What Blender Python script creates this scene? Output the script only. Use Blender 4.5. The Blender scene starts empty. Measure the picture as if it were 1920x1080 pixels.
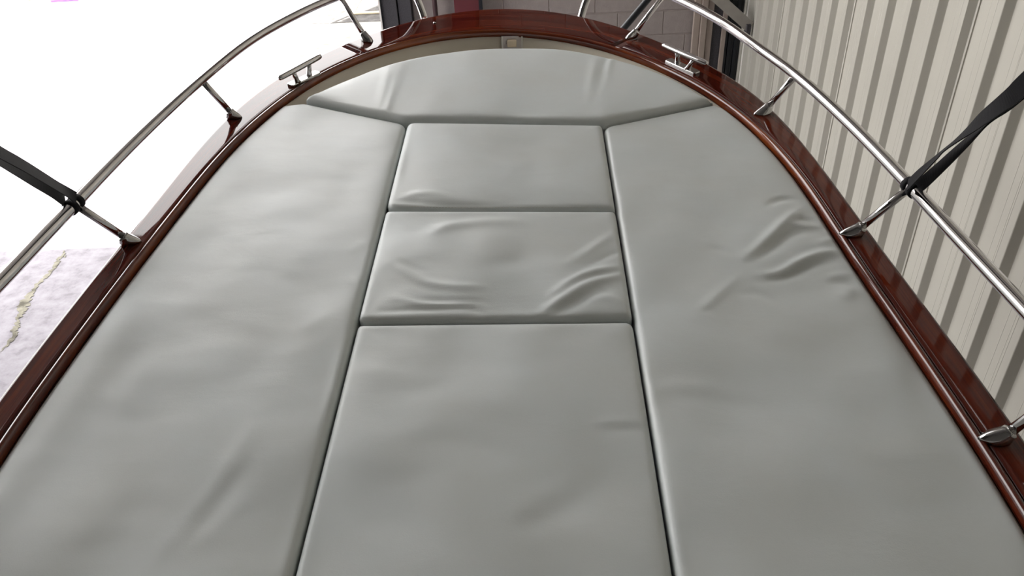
import bpy, bmesh, math, random
import numpy as np
from mathutils import Matrix, Vector
random.seed(4)
scene = bpy.context.scene
col = scene.collection

# ------------------------------------------------------------------ measured tables (metres)
CAM_RIGHT = (0.9991,-0.0022,-0.0426)
CAM_UP = (0.0362,0.5703,0.8206)
CAM_BACK = (0.0225,-0.8214,0.5699)
BOAT_X = (0.99969,-0.01848,-0.01664)
BOAT_Y = (0.01949,0.99785,0.06254)
BOAT_Z = (0.01545,-0.06284,0.9979)
BOAT_ORG = (-0.0177,0.0721,1.7554)
OUTER = [(-1.07,-0.35),(-1.075,0.1),(-1.07,0.55),(-1.0773,1.116),(-1.0748,1.1537),(-1.0688,1.2672),(-1.0583,1.4129),(-1.0505,1.5637),(-1.0391,1.6785),
  (-1.0235,1.8638),(-1.0061,2.1525),(-0.9698,2.4056),(-0.9114,2.6119),(-0.7722,2.8463),(-0.7154,2.9152),(-0.589,3.0887),(-0.4807,3.1521),
  (-0.4119,3.2139),(-0.3082,3.2755),(-0.2003,3.313),(-0.0791,3.3181),(0.1377,3.229),(0.2202,3.1694),(0.3559,3.0397),(0.4704,2.8981),(0.5898,2.7322),
  (0.6919,2.5463),(0.7487,2.3726),(0.786,2.1214),(0.8032,1.9501),(0.8231,1.6966),(0.8371,1.5652),(0.8454,1.435),(0.8543,1.3777),(0.8703,1.1747),
  (0.8846,1.0158),(0.895,0.6),(0.9,0.15),(0.895,-0.35)]
INNER = [(-0.975,-0.35),(-0.98,0.05),(-0.975,0.5),(-1.003,0.955),(-0.9892,1.1768),(-0.9848,1.3099),(-0.9764,1.4212),(-0.9746,1.5291),(-0.9604,1.633),
  (-0.9505,1.7411),(-0.9354,1.9141),(-0.9211,2.1208),(-0.8778,2.2915),(-0.8306,2.4499),(-0.7748,2.6066),(-0.7038,2.7255),(-0.6247,2.8324),
  (-0.5361,2.9088),(-0.3948,3.0126),(-0.2934,3.04),(-0.1446,3.0594),(-0.0758,3.05),(0.1288,2.9839),(0.2729,2.8767),(0.3617,2.7827),(0.477,2.6464),
  (0.5546,2.5047),(0.6192,2.3821),(0.6581,2.269),(0.6938,2.1205),(0.7275,1.9501),(0.7396,1.7351),(0.7467,1.5398),(0.7618,1.4088),(0.7729,1.266),
  (0.7863,1.1251),(0.7921,1.0081),(0.8002,0.9273),(0.8071,0.8054),(0.8,0.45),(0.8,0.05),(0.795,-0.35)]
BOW_FAR = [(-0.746,2.4765),(-0.6235,2.6163),(-0.4552,2.761),(-0.2677,2.8351),(-0.0723,2.8552),(0.1225,2.8247),(0.307,2.7227),(0.4564,2.5789),
  (0.5766,2.3799)]
BOW_NEAR = [(-0.7549,2.4577),(-0.4057,2.2936),(-0.0875,2.2776),(0.2212,2.2513),(0.5806,2.3934)]
RAIL_L = [(-1.05,-0.1,0.03),(-1.14,0.05,0.12),(-1.15,0.3,0.155),(-1.15,0.8,0.155),(-1.1074,1.2907,0.155),(-1.0987,1.4343,0.155),
  (-1.0866,1.5939,0.155),(-1.0764,1.7537,0.155),(-1.054,1.9854,0.155),(-1.0113,2.2889,0.155),(-0.9437,2.6117,0.155),(-0.8369,2.8597,0.155),
  (-0.7495,3.0074,0.155),(-0.66,3.12,0.155),(-0.56,3.27,0.16),(-0.49,3.32,0.11),(-0.455,3.31,0.04),(-0.44,3.28,-0.03)]
RAIL_R = [(0.88,-0.1,0.03),(0.95,0.05,0.12),(0.96,0.3,0.155),(0.955,0.8,0.155),(0.9226,1.1738,0.155),(0.9064,1.3176,0.155),(0.8758,1.6082,0.155),
  (0.838,1.9132,0.155),(0.7787,2.2399,0.155),(0.7122,2.4631,0.155),(0.6277,2.7333,0.155),(0.5292,2.9292,0.155),(0.42,3.12,0.155),(0.32,3.25,0.16),
  (0.25,3.28,0.11),(0.215,3.27,0.04),(0.2,3.24,-0.03)]
STANCH = [((-1.0198,1.6401,0.012),(-1.0866,1.5939,0.155)),((-0.9572,2.332,0.012),(-1.0113,2.2889,0.155)),((-0.6233,2.9578,0.012),
  (-0.7412,3.0486,0.155)),((0.3718,2.9351,0.012),(0.4905,2.984,0.155)),((0.7133,2.2912,0.012),(0.7787,2.2399,0.155)),((0.7787,1.6316,0.012),
  (0.8758,1.6082,0.155)),((0.8297,0.9779,0.012),None)]
BASE_TOP = [(-1.0251,1.6301,0.037),(-0.9603,2.3226,0.037),(-0.6398,2.9691,0.037),(0.3897,2.9323,0.037),(0.731,2.2942,0.037),(0.7969,1.6267,0.037),
  (0.8463,0.9734,0.037)]
CLEAT = [{'bar':((-0.8381,2.4967,0.067),(-0.7366,2.6799,0.067)),'plate':((-0.8186,2.5594,0.014),(-0.7566,2.6494,0.014)),
  'posts':(((-0.8003,2.5713,0.018),(-0.8024,2.554,0.062)),((-0.7738,2.6275,0.018),(-0.7695,2.6285,0.062)))},{'bar':((0.4572,2.7178,0.067),
  (0.5802,2.5452,0.067)),'plate':((0.4831,2.695,0.014),(0.5542,2.5961,0.014)),'posts':(((0.5095,2.6748,0.018),(0.4951,2.6569,0.062)),
  ((0.5321,2.619,0.018),(0.5364,2.5861,0.062)))}]
LATCH = [(-0.1379,2.9139,-0.01),(-0.0617,2.9099,-0.01)]
FOLDS = [('c2',[(0.0108,1.3519),(0.0693,1.403),(0.1327,1.4545),(0.22,1.4932)],0.013,0.0045),('c2',[(0.0378,1.3478),(0.1048,1.391),
  (0.168,1.434)],0.016,-0.0035),('c2',[(0.1046,1.3872),(0.1594,1.4014),(0.2108,1.376)],0.012,0.002),('c2',[(0.0332,1.4075),(0.0963,1.4652),
  (0.1482,1.5008),(0.2063,1.5205)],0.012,0.004),('c2',[(0.0705,1.4359),(0.1344,1.4806),(0.1852,1.4939)],0.01,-0.002),('c2',[(0.0866,1.5273),
  (0.1414,1.5912),(0.1991,1.6586)],0.014,0.0025),('c2',[(0.124,1.5159),(0.1782,1.5639),(0.2127,1.5896)],0.01,-0.002),('c2',[(-0.3437,1.5471),
  (-0.2648,1.4723),(-0.1877,1.4448),(-0.1197,1.4435)],0.012,0.003),('c2',[(-0.2696,1.4016),(-0.1842,1.3962),(-0.1115,1.393)],0.009,-0.0022),
  ('c2',[(-0.3438,1.3671),(-0.2423,1.3709),(-0.1465,1.3711),(-0.1158,1.354)],0.008,-0.003),('c2',[(-0.3261,1.4141),(-0.2436,1.3841),
  (-0.1472,1.3842)],0.01,0.002),('c2',[(-0.3386,1.5579),(-0.2959,1.5247),(-0.2553,1.5029)],0.009,-0.0015),('c2',[(-0.2554,1.6696),(-0.2198,1.7),
  (-0.1384,1.7151),(-0.0285,1.7123)],0.02,0.0035),('c2',[(-0.1299,1.5319),(-0.0534,1.5409),(-0.0021,1.5506)],0.03,-0.002),('c1',[(-0.3805,1.824),
  (-0.2132,1.7982),(-0.0571,1.7939)],0.012,-0.003),('c1',[(-0.3469,1.8446),(-0.2898,1.8538),(-0.2155,1.8301)],0.015,0.002),('r',[(0.5005,1.546),
  (0.5401,1.5822),(0.5945,1.6489),(0.6518,1.7193),(0.6884,1.7557)],0.014,0.0045),('r',[(0.517,1.535),(0.573,1.5858),(0.6401,1.6478),
  (0.6921,1.67)],0.018,-0.0045),('r',[(0.6444,1.6903),(0.6815,1.6797),(0.7151,1.6813)],0.01,0.0028),('r',[(0.6718,1.7187),(0.6972,1.7132),
  (0.7166,1.7102)],0.01,-0.003),('r',[(0.611,1.7756),(0.6459,1.8058),(0.6888,1.8099)],0.012,-0.003),('r',[(0.6207,1.8171),(0.6644,1.8238),
  (0.704,1.8147)],0.01,0.001),('r',[(0.5175,1.481),(0.5678,1.4861),(0.6293,1.5326),(0.6887,1.5656),(0.729,1.5735)],0.012,0.005),('r',[(0.5251,1.4607),
  (0.5836,1.4756),(0.6495,1.5153),(0.7268,1.5454)],0.014,-0.0035),('r',[(0.6669,1.4679),(0.7074,1.4812),(0.7383,1.4826)],0.01,0.0018),
  ('r',[(0.6737,1.4498),(0.7109,1.453),(0.7287,1.433)],0.012,-0.002),('r',[(0.6872,1.6055),(0.7167,1.6184),(0.74,1.6315)],0.01,0.002),
  ('r',[(0.4131,1.5895),(0.4507,1.5842),(0.4892,1.5527)],0.012,-0.0015),('r',[(0.3507,1.3281),(0.3892,1.3821),(0.4198,1.4195),
  (0.4738,1.4778)],0.014,0.002),('r',[(0.3531,1.3424),(0.3784,1.3547),(0.3891,1.349)],0.01,-0.0015),('r',[(0.4537,1.4093),(0.5025,1.4141),
  (0.5417,1.3794)],0.014,-0.0015),('r',[(0.6786,1.3863),(0.7049,1.4142),(0.7197,1.4235)],0.02,0.0025),('r',[(0.7556,1.3214),(0.764,1.2203),
  (0.7549,1.0852)],0.03,-0.003),('r',[(0.2055,1.1128),(0.2912,1.1265),(0.4122,1.1032)],0.02,0.001),('b',[(-0.4987,2.4111),(-0.4935,2.5247),
  (-0.5073,2.6653)],0.02,0.0018),('b',[(-0.4582,2.4492),(-0.4664,2.5532),(-0.4515,2.6718)],0.02,0.0014),('b',[(-0.4393,2.6172),(-0.3692,2.6588),
  (-0.2758,2.6634)],0.02,0.001),('b',[(-0.5586,2.6678),(-0.5602,2.5574),(-0.5856,2.512)],0.022,0.0014),('b',[(-0.5543,2.5787),(-0.5717,2.5156),
  (-0.5887,2.4873)],0.018,-0.003),('b',[(-0.4678,2.3519),(-0.4469,2.3894),(-0.4308,2.428)],0.01,0.002),('b',[(0.1893,2.4823),(0.2112,2.6313),
  (0.2322,2.7222)],0.014,0.002),('b',[(0.25,2.5853),(0.2661,2.674),(0.2894,2.7288)],0.014,0.002),('b',[(0.2304,2.5645),(0.2459,2.6522),
  (0.2668,2.7299)],0.01,-0.002),('b',[(-0.3155,2.4755),(-0.1729,2.4653),(-0.0317,2.4633)],0.012,-0.0008),('l',[(-0.8341,1.5908),(-0.8022,1.7073),
  (-0.7383,1.7812)],0.05,-0.003),('l',[(-0.8482,1.4237),(-0.8576,1.2105),(-0.8714,1.0463),(-0.8977,0.8366)],0.045,-0.0045),('l',[(-0.4603,1.5825),
  (-0.4395,1.6158),(-0.4182,1.65)],0.02,0.002),('l',[(-0.4386,1.4963),(-0.4185,1.4754),(-0.4067,1.4956)],0.016,0.002),('l',[(-0.515,1.298),
  (-0.4771,1.3419),(-0.4378,1.3875)],0.02,0.0015),('l',[(-0.539,1.0569),(-0.5558,0.9518),(-0.5872,0.8351),(-0.6238,0.7319)],0.02,0.0035),
  ('l',[(-0.516,0.9515),(-0.5445,0.8798),(-0.5823,0.7923)],0.022,-0.0035),('l',[(-0.4937,0.8681),(-0.5341,0.8132),(-0.5777,0.7515)],0.02,0.002),
  ('l',[(-0.853,1.3854),(-0.7696,1.3934),(-0.6695,1.3451)],0.03,0.001),('c3',[(0.1057,1.0301),(0.1466,1.0364),(0.2121,1.0358)],0.012,0.0022),
  ('c3',[(0.1248,1.0153),(0.1651,1.0189),(0.2096,1.0145)],0.014,-0.0018),('c3',[(-0.3985,1.1728),(-0.3114,1.1795),(-0.221,1.1552)],0.02,0.001),
  ('c3',[(-0.0697,0.8111),(0.0027,0.8541),(0.0894,0.9227)],0.03,0.002),('c3',[(-0.0424,0.7902),(0.0297,0.8321),(0.1162,0.8989)],0.03,-0.002),
  ('c3',[(-0.3745,1.0415),(-0.2808,0.9622),(-0.2079,0.9247)],0.04,0.0015)]
STRAP_R = [[((0.8675,1.6238,2.0033),(0.8739,1.6421,2.0235)),((0.8543,1.572,2.0547),(0.8626,1.5897,2.0748)),((0.8386,1.5137,2.1126),
  (0.8526,1.5289,2.1315)),((0.8263,1.4662,2.16),(0.8438,1.4792,2.1775)),((0.8177,1.433,2.1935),(0.8375,1.4443,2.2098)),((0.8103,1.3808,2.2391),
  (0.8257,1.395,2.2577)),((0.8052,1.3231,2.2895),(0.8095,1.3414,2.3103)),((0.7987,1.2653,2.3417),(0.7955,1.2843,2.362)),((0.7955,1.2278,2.3772),
  (0.785,1.2468,2.3949)),((0.7887,1.198,2.4075),(0.777,1.2171,2.4244)),((0.7702,1.0994,2.5051),(0.7524,1.1164,2.5185)),((0.7429,0.98,2.6223),
  (0.7249,0.997,2.6354))],[((0.8991,1.6278,1.9922),(0.8892,1.6468,2.0103)),((0.8922,1.5939,2.024),(0.8835,1.6133,2.0422)),((0.8764,1.5354,2.0803),
  (0.8748,1.5553,2.1)),((0.8519,1.443,2.1729),(0.8578,1.4616,2.1929)),((0.8326,1.374,2.2435),(0.8461,1.3897,2.2623)),((0.8212,1.3342,2.2854),
  (0.8391,1.3473,2.3026)),((0.8157,1.3051,2.3132),(0.8331,1.3184,2.3307)),((0.8128,1.2727,2.3412),(0.8247,1.2889,2.3607)),((0.8067,1.2356,2.3761),
  (0.8164,1.2531,2.3957)),((0.7872,1.1303,2.4826),(0.7857,1.1504,2.502)),((0.7662,1.0092,2.6113),(0.7478,1.0263,2.6237))]]
STRAP_L = [[((-1.0537,1.6497,2.0395),(-1.0521,1.6675,2.061)),((-1.0298,1.5962,2.0826),(-1.0357,1.6118,2.1051)),((-1.0119,1.5493,2.1193),
  (-1.0201,1.5639,2.1418)),((-0.9741,1.4429,2.2025),(-0.9819,1.4577,2.225)),((-0.9482,1.3695,2.2593),(-0.9559,1.3841,2.2819)),
  ((-0.9212,1.2894,2.3199),(-0.9284,1.3043,2.3424)),((-0.8777,1.1554,2.4238),(-0.8772,1.1728,2.4457)),((-0.8144,0.9662,2.5736),
  (-0.8046,0.9845,2.5924))],[((-1.0827,1.6538,2.0286),(-1.0862,1.6711,2.0504)),((-1.067,1.6117,2.065),(-1.0661,1.6299,2.0862)),
  ((-1.0473,1.563,2.1048),(-1.0473,1.5804,2.1267)),((-1.0145,1.4779,2.1708),(-1.0185,1.4941,2.1933)),((-0.9852,1.4015,2.2316),
  (-0.9906,1.4172,2.2541)),((-0.9593,1.3342,2.2847),(-0.9671,1.3492,2.307)),((-0.9066,1.1906,2.4012),(-0.9086,1.2077,2.4234)),
  ((-0.8384,0.9923,2.5595),(-0.8295,1.0107,2.5786))]]
CRACK = [((-3.1741,3.7055),(-3.1645,3.705)),((-3.1661,3.7759),(-3.1491,3.7749)),((-3.1845,3.8705),(-3.1427,3.8682)),((-3.221,3.9584),
  (-3.1835,3.9562)),((-3.2475,4.0539),(-3.2145,4.0519)),((-3.2949,4.1711),(-3.2302,4.1672)),((-3.3076,4.2846),(-3.2548,4.2813)),((-3.3118,4.383),
  (-3.285,4.3813)),((-3.3058,4.471),(-3.2759,4.4691)),((-3.293,4.5478),(-3.2601,4.5457)),((-3.2954,4.6544),(-3.2702,4.6527)),((-3.3144,4.7309),
  (-3.2777,4.7284)),((-3.2941,4.7923),(-3.2798,4.7913)),((-3.3114,4.8431),(-3.2942,4.8419))]
CRACK2 = [[(-3.2729,4.9126),(-3.2471,4.9769),(-3.2416,4.947)],[(-3.2249,4.9977),(-3.2079,5.0491),(-3.1991,5.0108)],[(-3.2299,5.0811),(-3.2253,5.1816),
  (-3.2093,5.1258)],[(-3.2814,4.7634),(-3.2672,4.7905),(-3.259,4.7479)]]
STANCH_TOP_R = (0.8718,1.6106,0.155)
STANCH_TOP_L = (-1.0881,1.5916,0.155)
POLE_A = (0.5054,3.9,1.7083)
POLE_B = (0.607,3.9,1.8297)

# ------------------------------------------------------------------ camera
cd = bpy.data.cameras.new('camera')
cam = bpy.data.objects.new('camera', cd)
col.objects.link(cam)
cd.sensor_width = 36.0
cd.lens = 28.125
cd.clip_start = 0.02
m3 = Matrix((CAM_RIGHT, CAM_UP, CAM_BACK)).transposed()
cam.matrix_world = Matrix.Translation((0, 0, 2.9)) @ m3.to_4x4()
scene.camera = cam

# ------------------------------------------------------------------ sky, sun, exposure
world = bpy.data.worlds.new('sky')
scene.world = world
world.use_nodes = True
wn = world.node_tree
wn.nodes.clear()
wo = wn.nodes.new('ShaderNodeOutputWorld')
bg = wn.nodes.new('ShaderNodeBackground')
sky = wn.nodes.new('ShaderNodeTexSky')
sky.sky_type = 'HOSEK_WILKIE'
sky.turbidity = 4.0
sky.ground_albedo = 0.4
sky.sun_direction = Vector((0.217, 0.375, 1.0)).normalized()
SKY_STRENGTH = 1.2
bg.inputs['Strength'].default_value = SKY_STRENGTH
mixw = wn.nodes.new('ShaderNodeMixRGB')
mixw.inputs[0].default_value = 0.85
mixw.inputs[2].default_value = (1.0, 0.975, 0.95, 1)
wn.links.new(sky.outputs[0], mixw.inputs[1])
wn.links.new(mixw.outputs[0], bg.inputs[0])
wn.links.new(bg.outputs[0], wo.inputs[0])

sd = bpy.data.lights.new('sun', 'SUN')
sd.energy = 5.0
sd.angle = math.radians(0.6)
sd.color = (1.0, 0.96, 0.9)
sun = bpy.data.objects.new('sun', sd)
col.objects.link(sun)
sun.rotation_euler = Vector((0.217, 0.375, 1.0)).to_track_quat('Z', 'Y').to_euler()
sun.location = (0, 10, 12)

scene.view_settings.view_transform = 'Standard'
scene.view_settings.look = 'None'
scene.view_settings.exposure = 2.7
scene.view_settings.gamma = 1.0
scene.view_settings.use_curve_mapping = False
scene.cycles.max_bounces = 10
scene.cycles.diffuse_bounces = 6
scene.cycles.glossy_bounces = 5
scene.cycles.sample_clamp_indirect = 6.0
scene.cycles.caustics_reflective = False
scene.cycles.caustics_refractive = False

# ------------------------------------------------------------------ materials
def new_mat(name):
    m = bpy.data.materials.new(name)
    m.use_nodes = True
    nt = m.node_tree
    return m, nt, nt.nodes['Principled BSDF']

def plain(name, color, rough=0.5, metal=0.0, noise=0.0, nscale=20.0, bump=0.0, bscale=60.0, coat=0.0, spec=0.5):
    m, nt, b = new_mat(name)
    b.inputs['Roughness'].default_value = rough
    b.inputs['Metallic'].default_value = metal
    b.inputs['Specular IOR Level'].default_value = spec
    b.inputs['Coat Weight'].default_value = coat
    b.inputs['Coat Roughness'].default_value = 0.03
    tc = nt.nodes.new('ShaderNodeTexCoord')
    n = nt.nodes.new('ShaderNodeTexNoise')
    n.inputs['Scale'].default_value = nscale
    n.inputs['Detail'].default_value = 5
    nt.links.new(tc.outputs['Object'], n.inputs['Vector'])
    r = nt.nodes.new('ShaderNodeValToRGB')
    c = color
    r.color_ramp.elements[0].position = 0.3
    r.color_ramp.elements[1].position = 0.7
    r.color_ramp.elements[0].color = (c[0]*(1-noise), c[1]*(1-noise), c[2]*(1-noise), 1)
    r.color_ramp.elements[1].color = (min(1, c[0]*(1+noise)), min(1, c[1]*(1+noise)), min(1, c[2]*(1+noise)), 1)
    nt.links.new(n.outputs['Fac'], r.inputs[0])
    nt.links.new(r.outputs[0], b.inputs['Base Color'])
    if bump:
        n2 = nt.nodes.new('ShaderNodeTexNoise')
        n2.inputs['Scale'].default_value = bscale
        n2.inputs['Detail'].default_value = 4
        nt.links.new(tc.outputs['Object'], n2.inputs['Vector'])
        bp = nt.nodes.new('ShaderNodeBump')
        bp.inputs['Strength'].default_value = 1.0
        bp.inputs['Distance'].default_value = bump
        nt.links.new(n2.outputs['Fac'], bp.inputs['Height'])
        nt.links.new(bp.outputs[0], b.inputs['Normal'])
    return m

def wood(name, dark, mid, light, bump=0.00006, ior=1.37):
    m, nt, b = new_mat(name)
    uv = nt.nodes.new('ShaderNodeUVMap')
    mp = nt.nodes.new('ShaderNodeMapping')
    mp.inputs['Scale'].default_value = (1.6, 26.0, 1.0)
    nt.links.new(uv.outputs[0], mp.inputs[0])
    n = nt.nodes.new('ShaderNodeTexNoise')
    n.inputs['Scale'].default_value = 1.0
    n.inputs['Detail'].default_value = 6
    n.inputs['Roughness'].default_value = 0.6
    n.inputs['Distortion'].default_value = 0.8
    nt.links.new(mp.outputs[0], n.inputs['Vector'])
    mp2 = nt.nodes.new('ShaderNodeMapping')
    mp2.inputs['Scale'].default_value = (9.0, 300.0, 1.0)
    nt.links.new(uv.outputs[0], mp2.inputs[0])
    n2 = nt.nodes.new('ShaderNodeTexNoise')
    n2.inputs['Scale'].default_value = 1.0
    n2.inputs['Detail'].default_value = 3
    nt.links.new(mp2.outputs[0], n2.inputs['Vector'])
    mx = nt.nodes.new('ShaderNodeMath'); mx.operation = 'MULTIPLY_ADD'
    mx.inputs[1].default_value = 0.30
    nt.links.new(n2.outputs['Fac'], mx.inputs[0])
    nt.links.new(n.outputs['Fac'], mx.inputs[2])
    r = nt.nodes.new('ShaderNodeValToRGB')
    e = r.color_ramp.elements
    e[0].position = 0.45; e[0].color = (*dark, 1)
    e[1].position = 0.85; e[1].color = (*light, 1)
    k = e.new(0.64); k.color = (*mid, 1)
    nt.links.new(mx.outputs[0], r.inputs[0])
    nt.links.new(r.outputs[0], b.inputs['Base Color'])
    b.inputs['Roughness'].default_value = 0.45
    b.inputs['Specular IOR Level'].default_value = 0.0
    b.inputs['Coat Weight'].default_value = 1.0
    b.inputs['Coat Roughness'].default_value = 0.025
    b.inputs['Coat IOR'].default_value = ior
    tc = nt.nodes.new('ShaderNodeTexCoord')
    n3 = nt.nodes.new('ShaderNodeTexNoise')
    n3.inputs['Scale'].default_value = 14.0
    n3.inputs['Detail'].default_value = 3
    nt.links.new(tc.outputs['Object'], n3.inputs['Vector'])
    bp = nt.nodes.new('ShaderNodeBump')
    bp.inputs['Strength'].default_value = 0.5
    bp.inputs['Distance'].default_value = bump
    nt.links.new(n3.outputs['Fac'], bp.inputs['Height'])
    nt.links.new(bp.outputs[0], b.inputs['Coat Normal'])
    return m

M = {}
M['wood'] = wood('varnished_mahogany', (0.038, 0.004, 0.0025), (0.080, 0.0095, 0.0045), (0.155, 0.025, 0.008))
M['bead'] = wood('varnished_bead', (0.045, 0.006, 0.004), (0.11, 0.018, 0.006), (0.26, 0.058, 0.010), 0.00003, 1.58)
M['steel'] = plain('polished_steel', (0.62, 0.60, 0.60), 0.07, 1.0, 0.03, 8)
M['steel_cast'] = plain('cast_steel', (0.60, 0.59, 0.58), 0.14, 1.0, 0.05, 30)
M['cream'] = plain('cream_gelcoat', (0.72, 0.65, 0.54), 0.25, 0, 0.04, 5)
M['hull'] = plain('white_gelcoat', (0.75, 0.75, 0.73), 0.12, 0, 0.02, 3)
M['plate'] = plain('satin_plate', (0.60, 0.56, 0.56), 0.30, 0.15, 0.05, 40)
M['knob'] = plain('brass_tinted_knob', (0.85, 0.72, 0.55), 0.25, 0.1, 0.05, 40)
M['strap'] = plain('black_webbing', (0.0035, 0.003, 0.005), 0.75, 0, 0.3, 300, 0.0004, 900, spec=0.25)
M['thread'] = plain('pale_thread', (0.72, 0.72, 0.68), 0.7, 0, 0.1, 200)
M['clad'] = plain('cream_cladding', (0.44, 0.425, 0.375), 0.38, 0, 0.035, 2.2, 0.0006, 6)
M['block'] = plain('painted_block', (0.335, 0.295, 0.28), 0.75, 0, 0.06, 18, 0.002, 70)
M['mortar'] = plain('painted_mortar', (0.30, 0.26, 0.245), 0.9, 0, 0.05, 40)
M['ceil'] = plain('ceiling_sheet', (0.25, 0.245, 0.24), 0.8, 0, 0.05, 2)
M['inner'] = plain('inner_wall', (0.10, 0.095, 0.09), 0.8, 0, 0.05, 2)
M['charcoal'] = plain('charcoal_panel', (0.050, 0.048, 0.055), 0.8, 0, 0.25, 120, 0.001, 200)
M['black'] = plain('black_panel', (0.006, 0.008, 0.012), 0.4, 0, 0.2, 6)
M['darkbrown'] = plain('dark_pipe', (0.06, 0.03, 0.03), 0.35, 0, 0.2, 10)
M['red'] = plain('oxide_red_steel', (0.115, 0.018, 0.024), 0.5, 0, 0.1, 6)
M['trim'] = plain('beige_trim', (0.36, 0.30, 0.26), 0.6, 0, 0.05, 10)
M['white'] = plain('white_trim', (0.78, 0.76, 0.72), 0.5, 0, 0.03, 10)
M['brace'] = plain('grey_steel_brace', (0.33, 0.31, 0.28), 0.45, 0.3, 0.08, 12)
M['timber'] = plain('timber_support', (0.30, 0.20, 0.11), 0.8, 0, 0.2, 9)
M['yellow'] = plain('pale_yellow_bar', (0.70, 0.60, 0.42), 0.5)
M['cloth_red'] = plain('faded_red', (0.75, 0.30, 0.24), 0.7, 0, 0.2, 12)
M['cloth_tan'] = plain('faded_tan', (0.55, 0.50, 0.38), 0.7, 0, 0.25, 14)
M['purple'] = plain('purple_trim', (0.25, 0.12, 0.35), 0.7, 0, 0.2, 14)
M['mark'] = plain('red_line_paint', (0.50, 0.10, 0.12), 0.8, 0, 0.4, 60)

def vinyl():
    m, nt, b = new_mat('pale_grey_vinyl')
    tc = nt.nodes.new('ShaderNodeTexCoord')
    n = nt.nodes.new('ShaderNodeTexNoise')
    n.inputs['Scale'].default_value = 3.2
    n.inputs['Detail'].default_value = 5
    n.inputs['Roughness'].default_value = 0.55
    nt.links.new(tc.outputs['Object'], n.inputs['Vector'])
    r = nt.nodes.new('ShaderNodeValToRGB')
    e = r.color_ramp.elements
    e[0].position = 0.35; e[0].color = (0.655, 0.680, 0.665, 1)
    e[1].position = 0.65; e[1].color = (0.685, 0.725, 0.725, 1)
    nt.links.new(n.outputs['Fac'], r.inputs[0])
    nt.links.new(r.outputs[0], b.inputs['Base Color'])
    b.inputs['Roughness'].default_value = 0.42
    b.inputs['Specular IOR Level'].default_value = 0.5
    # soft creasing of the skin and its fine leather grain
    mp = nt.nodes.new('ShaderNodeMapping')
    mp.inputs['Scale'].default_value = (5.0, 9.0, 5.0)
    nt.links.new(tc.outputs['Object'], mp.inputs[0])
    n2 = nt.nodes.new('ShaderNodeTexNoise')
    n2.inputs['Scale'].default_value = 1.0
    n2.inputs['Detail'].default_value = 4
    n2.inputs['Distortion'].default_value = 0.3
    nt.links.new(mp.outputs[0], n2.inputs['Vector'])
    n3 = nt.nodes.new('ShaderNodeTexNoise')
    n3.inputs['Scale'].default_value = 420.0
    n3.inputs['Detail'].default_value = 2
    nt.links.new(tc.outputs['Object'], n3.inputs['Vector'])
    b1 = nt.nodes.new('ShaderNodeBump'); b1.inputs['Strength'].default_value = 1.0; b1.inputs['Distance'].default_value = 0.0016
    b2 = nt.nodes.new('ShaderNodeBump'); b2.inputs['Strength'].default_value = 0.35; b2.inputs['Distance'].default_value = 0.0004
    nt.links.new(n2.outputs['Fac'], b1.inputs['Height'])
    nt.links.new(n3.outputs['Fac'], b2.inputs['Height'])
    nt.links.new(b1.outputs[0], b2.inputs['Normal'])
    nt.links.new(b2.outputs[0], b.inputs['Normal'])
    return m
M['vinyl'] = vinyl()

def concrete(name, a, b_, c_, rough=0.85):
    m, nt, b = new_mat(name)
    tc = nt.nodes.new('ShaderNodeTexCoord')
    n = nt.nodes.new('ShaderNodeTexNoise'); n.inputs['Scale'].default_value = 9.0; n.inputs['Detail'].default_value = 8; n.inputs['Roughness'].default_value = 0.68
    nt.links.new(tc.outputs['Object'], n.inputs['Vector'])
    r = nt.nodes.new('ShaderNodeValToRGB')
    e = r.color_ramp.elements
    e[0].position = 0.36; e[0].color = (*a, 1)
    e[1].position = 0.62; e[1].color = (*c_, 1)
    k = e.new(0.47); k.color = (*b_, 1)
    nt.links.new(n.outputs['Fac'], r.inputs[0])
    nt.links.new(r.outputs[0], b.inputs['Base Color'])
    b.inputs['Roughness'].default_value = rough
    bp = nt.nodes.new('ShaderNodeBump'); bp.inputs['Distance'].default_value = 0.003
    nt.links.new(n.outputs['Fac'], bp.inputs['Height'])
    nt.links.new(bp.outputs[0], b.inputs['Normal'])
    return m
M['floor'] = concrete('worn_concrete', (0.25, 0.235, 0.26), (0.325, 0.305, 0.34), (0.385, 0.365, 0.405))
M['pave'] = concrete('pale_pavement', (0.20, 0.195, 0.18), (0.24, 0.235, 0.222), (0.28, 0.275, 0.26))
M['filler'] = concrete('crack_filler', (0.10, 0.09, 0.065), (0.25, 0.235, 0.18), (0.36, 0.34, 0.27))
M['gravel'] = concrete('speckled_gravel', (0.025, 0.022, 0.02), (0.050, 0.045, 0.043), (0.085, 0.08, 0.075))

# ------------------------------------------------------------------ helpers
def mesh_obj(name, verts, faces, mat, parent=None, smooth=False, uvs=None):
    me = bpy.data.meshes.new(name)
    me.from_pydata([tuple(map(float, v)) for v in verts], [], faces)
    me.materials.append(mat)
    if uvs is not None:
        layer = me.uv_layers.new(name='UVMap')
        for p in me.polygons:
            for li, vi in zip(p.loop_indices, p.vertices):
                layer.data[li].uv = uvs[vi]
    if smooth:
        me.polygons.foreach_set('use_smooth', [True]*len(me.polygons))
    me.update()
    o = bpy.data.objects.new(name, me)
    col.objects.link(o)
    if parent is not None:
        o.parent = parent
    return o

def tag(o, label=None, cat=None, group=None, kind=None):
    if label: o['label'] = label
    if cat: o['category'] = cat
    if group: o['group'] = group
    if kind: o['kind'] = kind
    return o

def empty(name, loc=(0, 0, 0)):
    o = bpy.data.objects.new(name, None)
    o.location = loc
    o.empty_display_size = 0.1
    col.objects.link(o)
    return o

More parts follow.
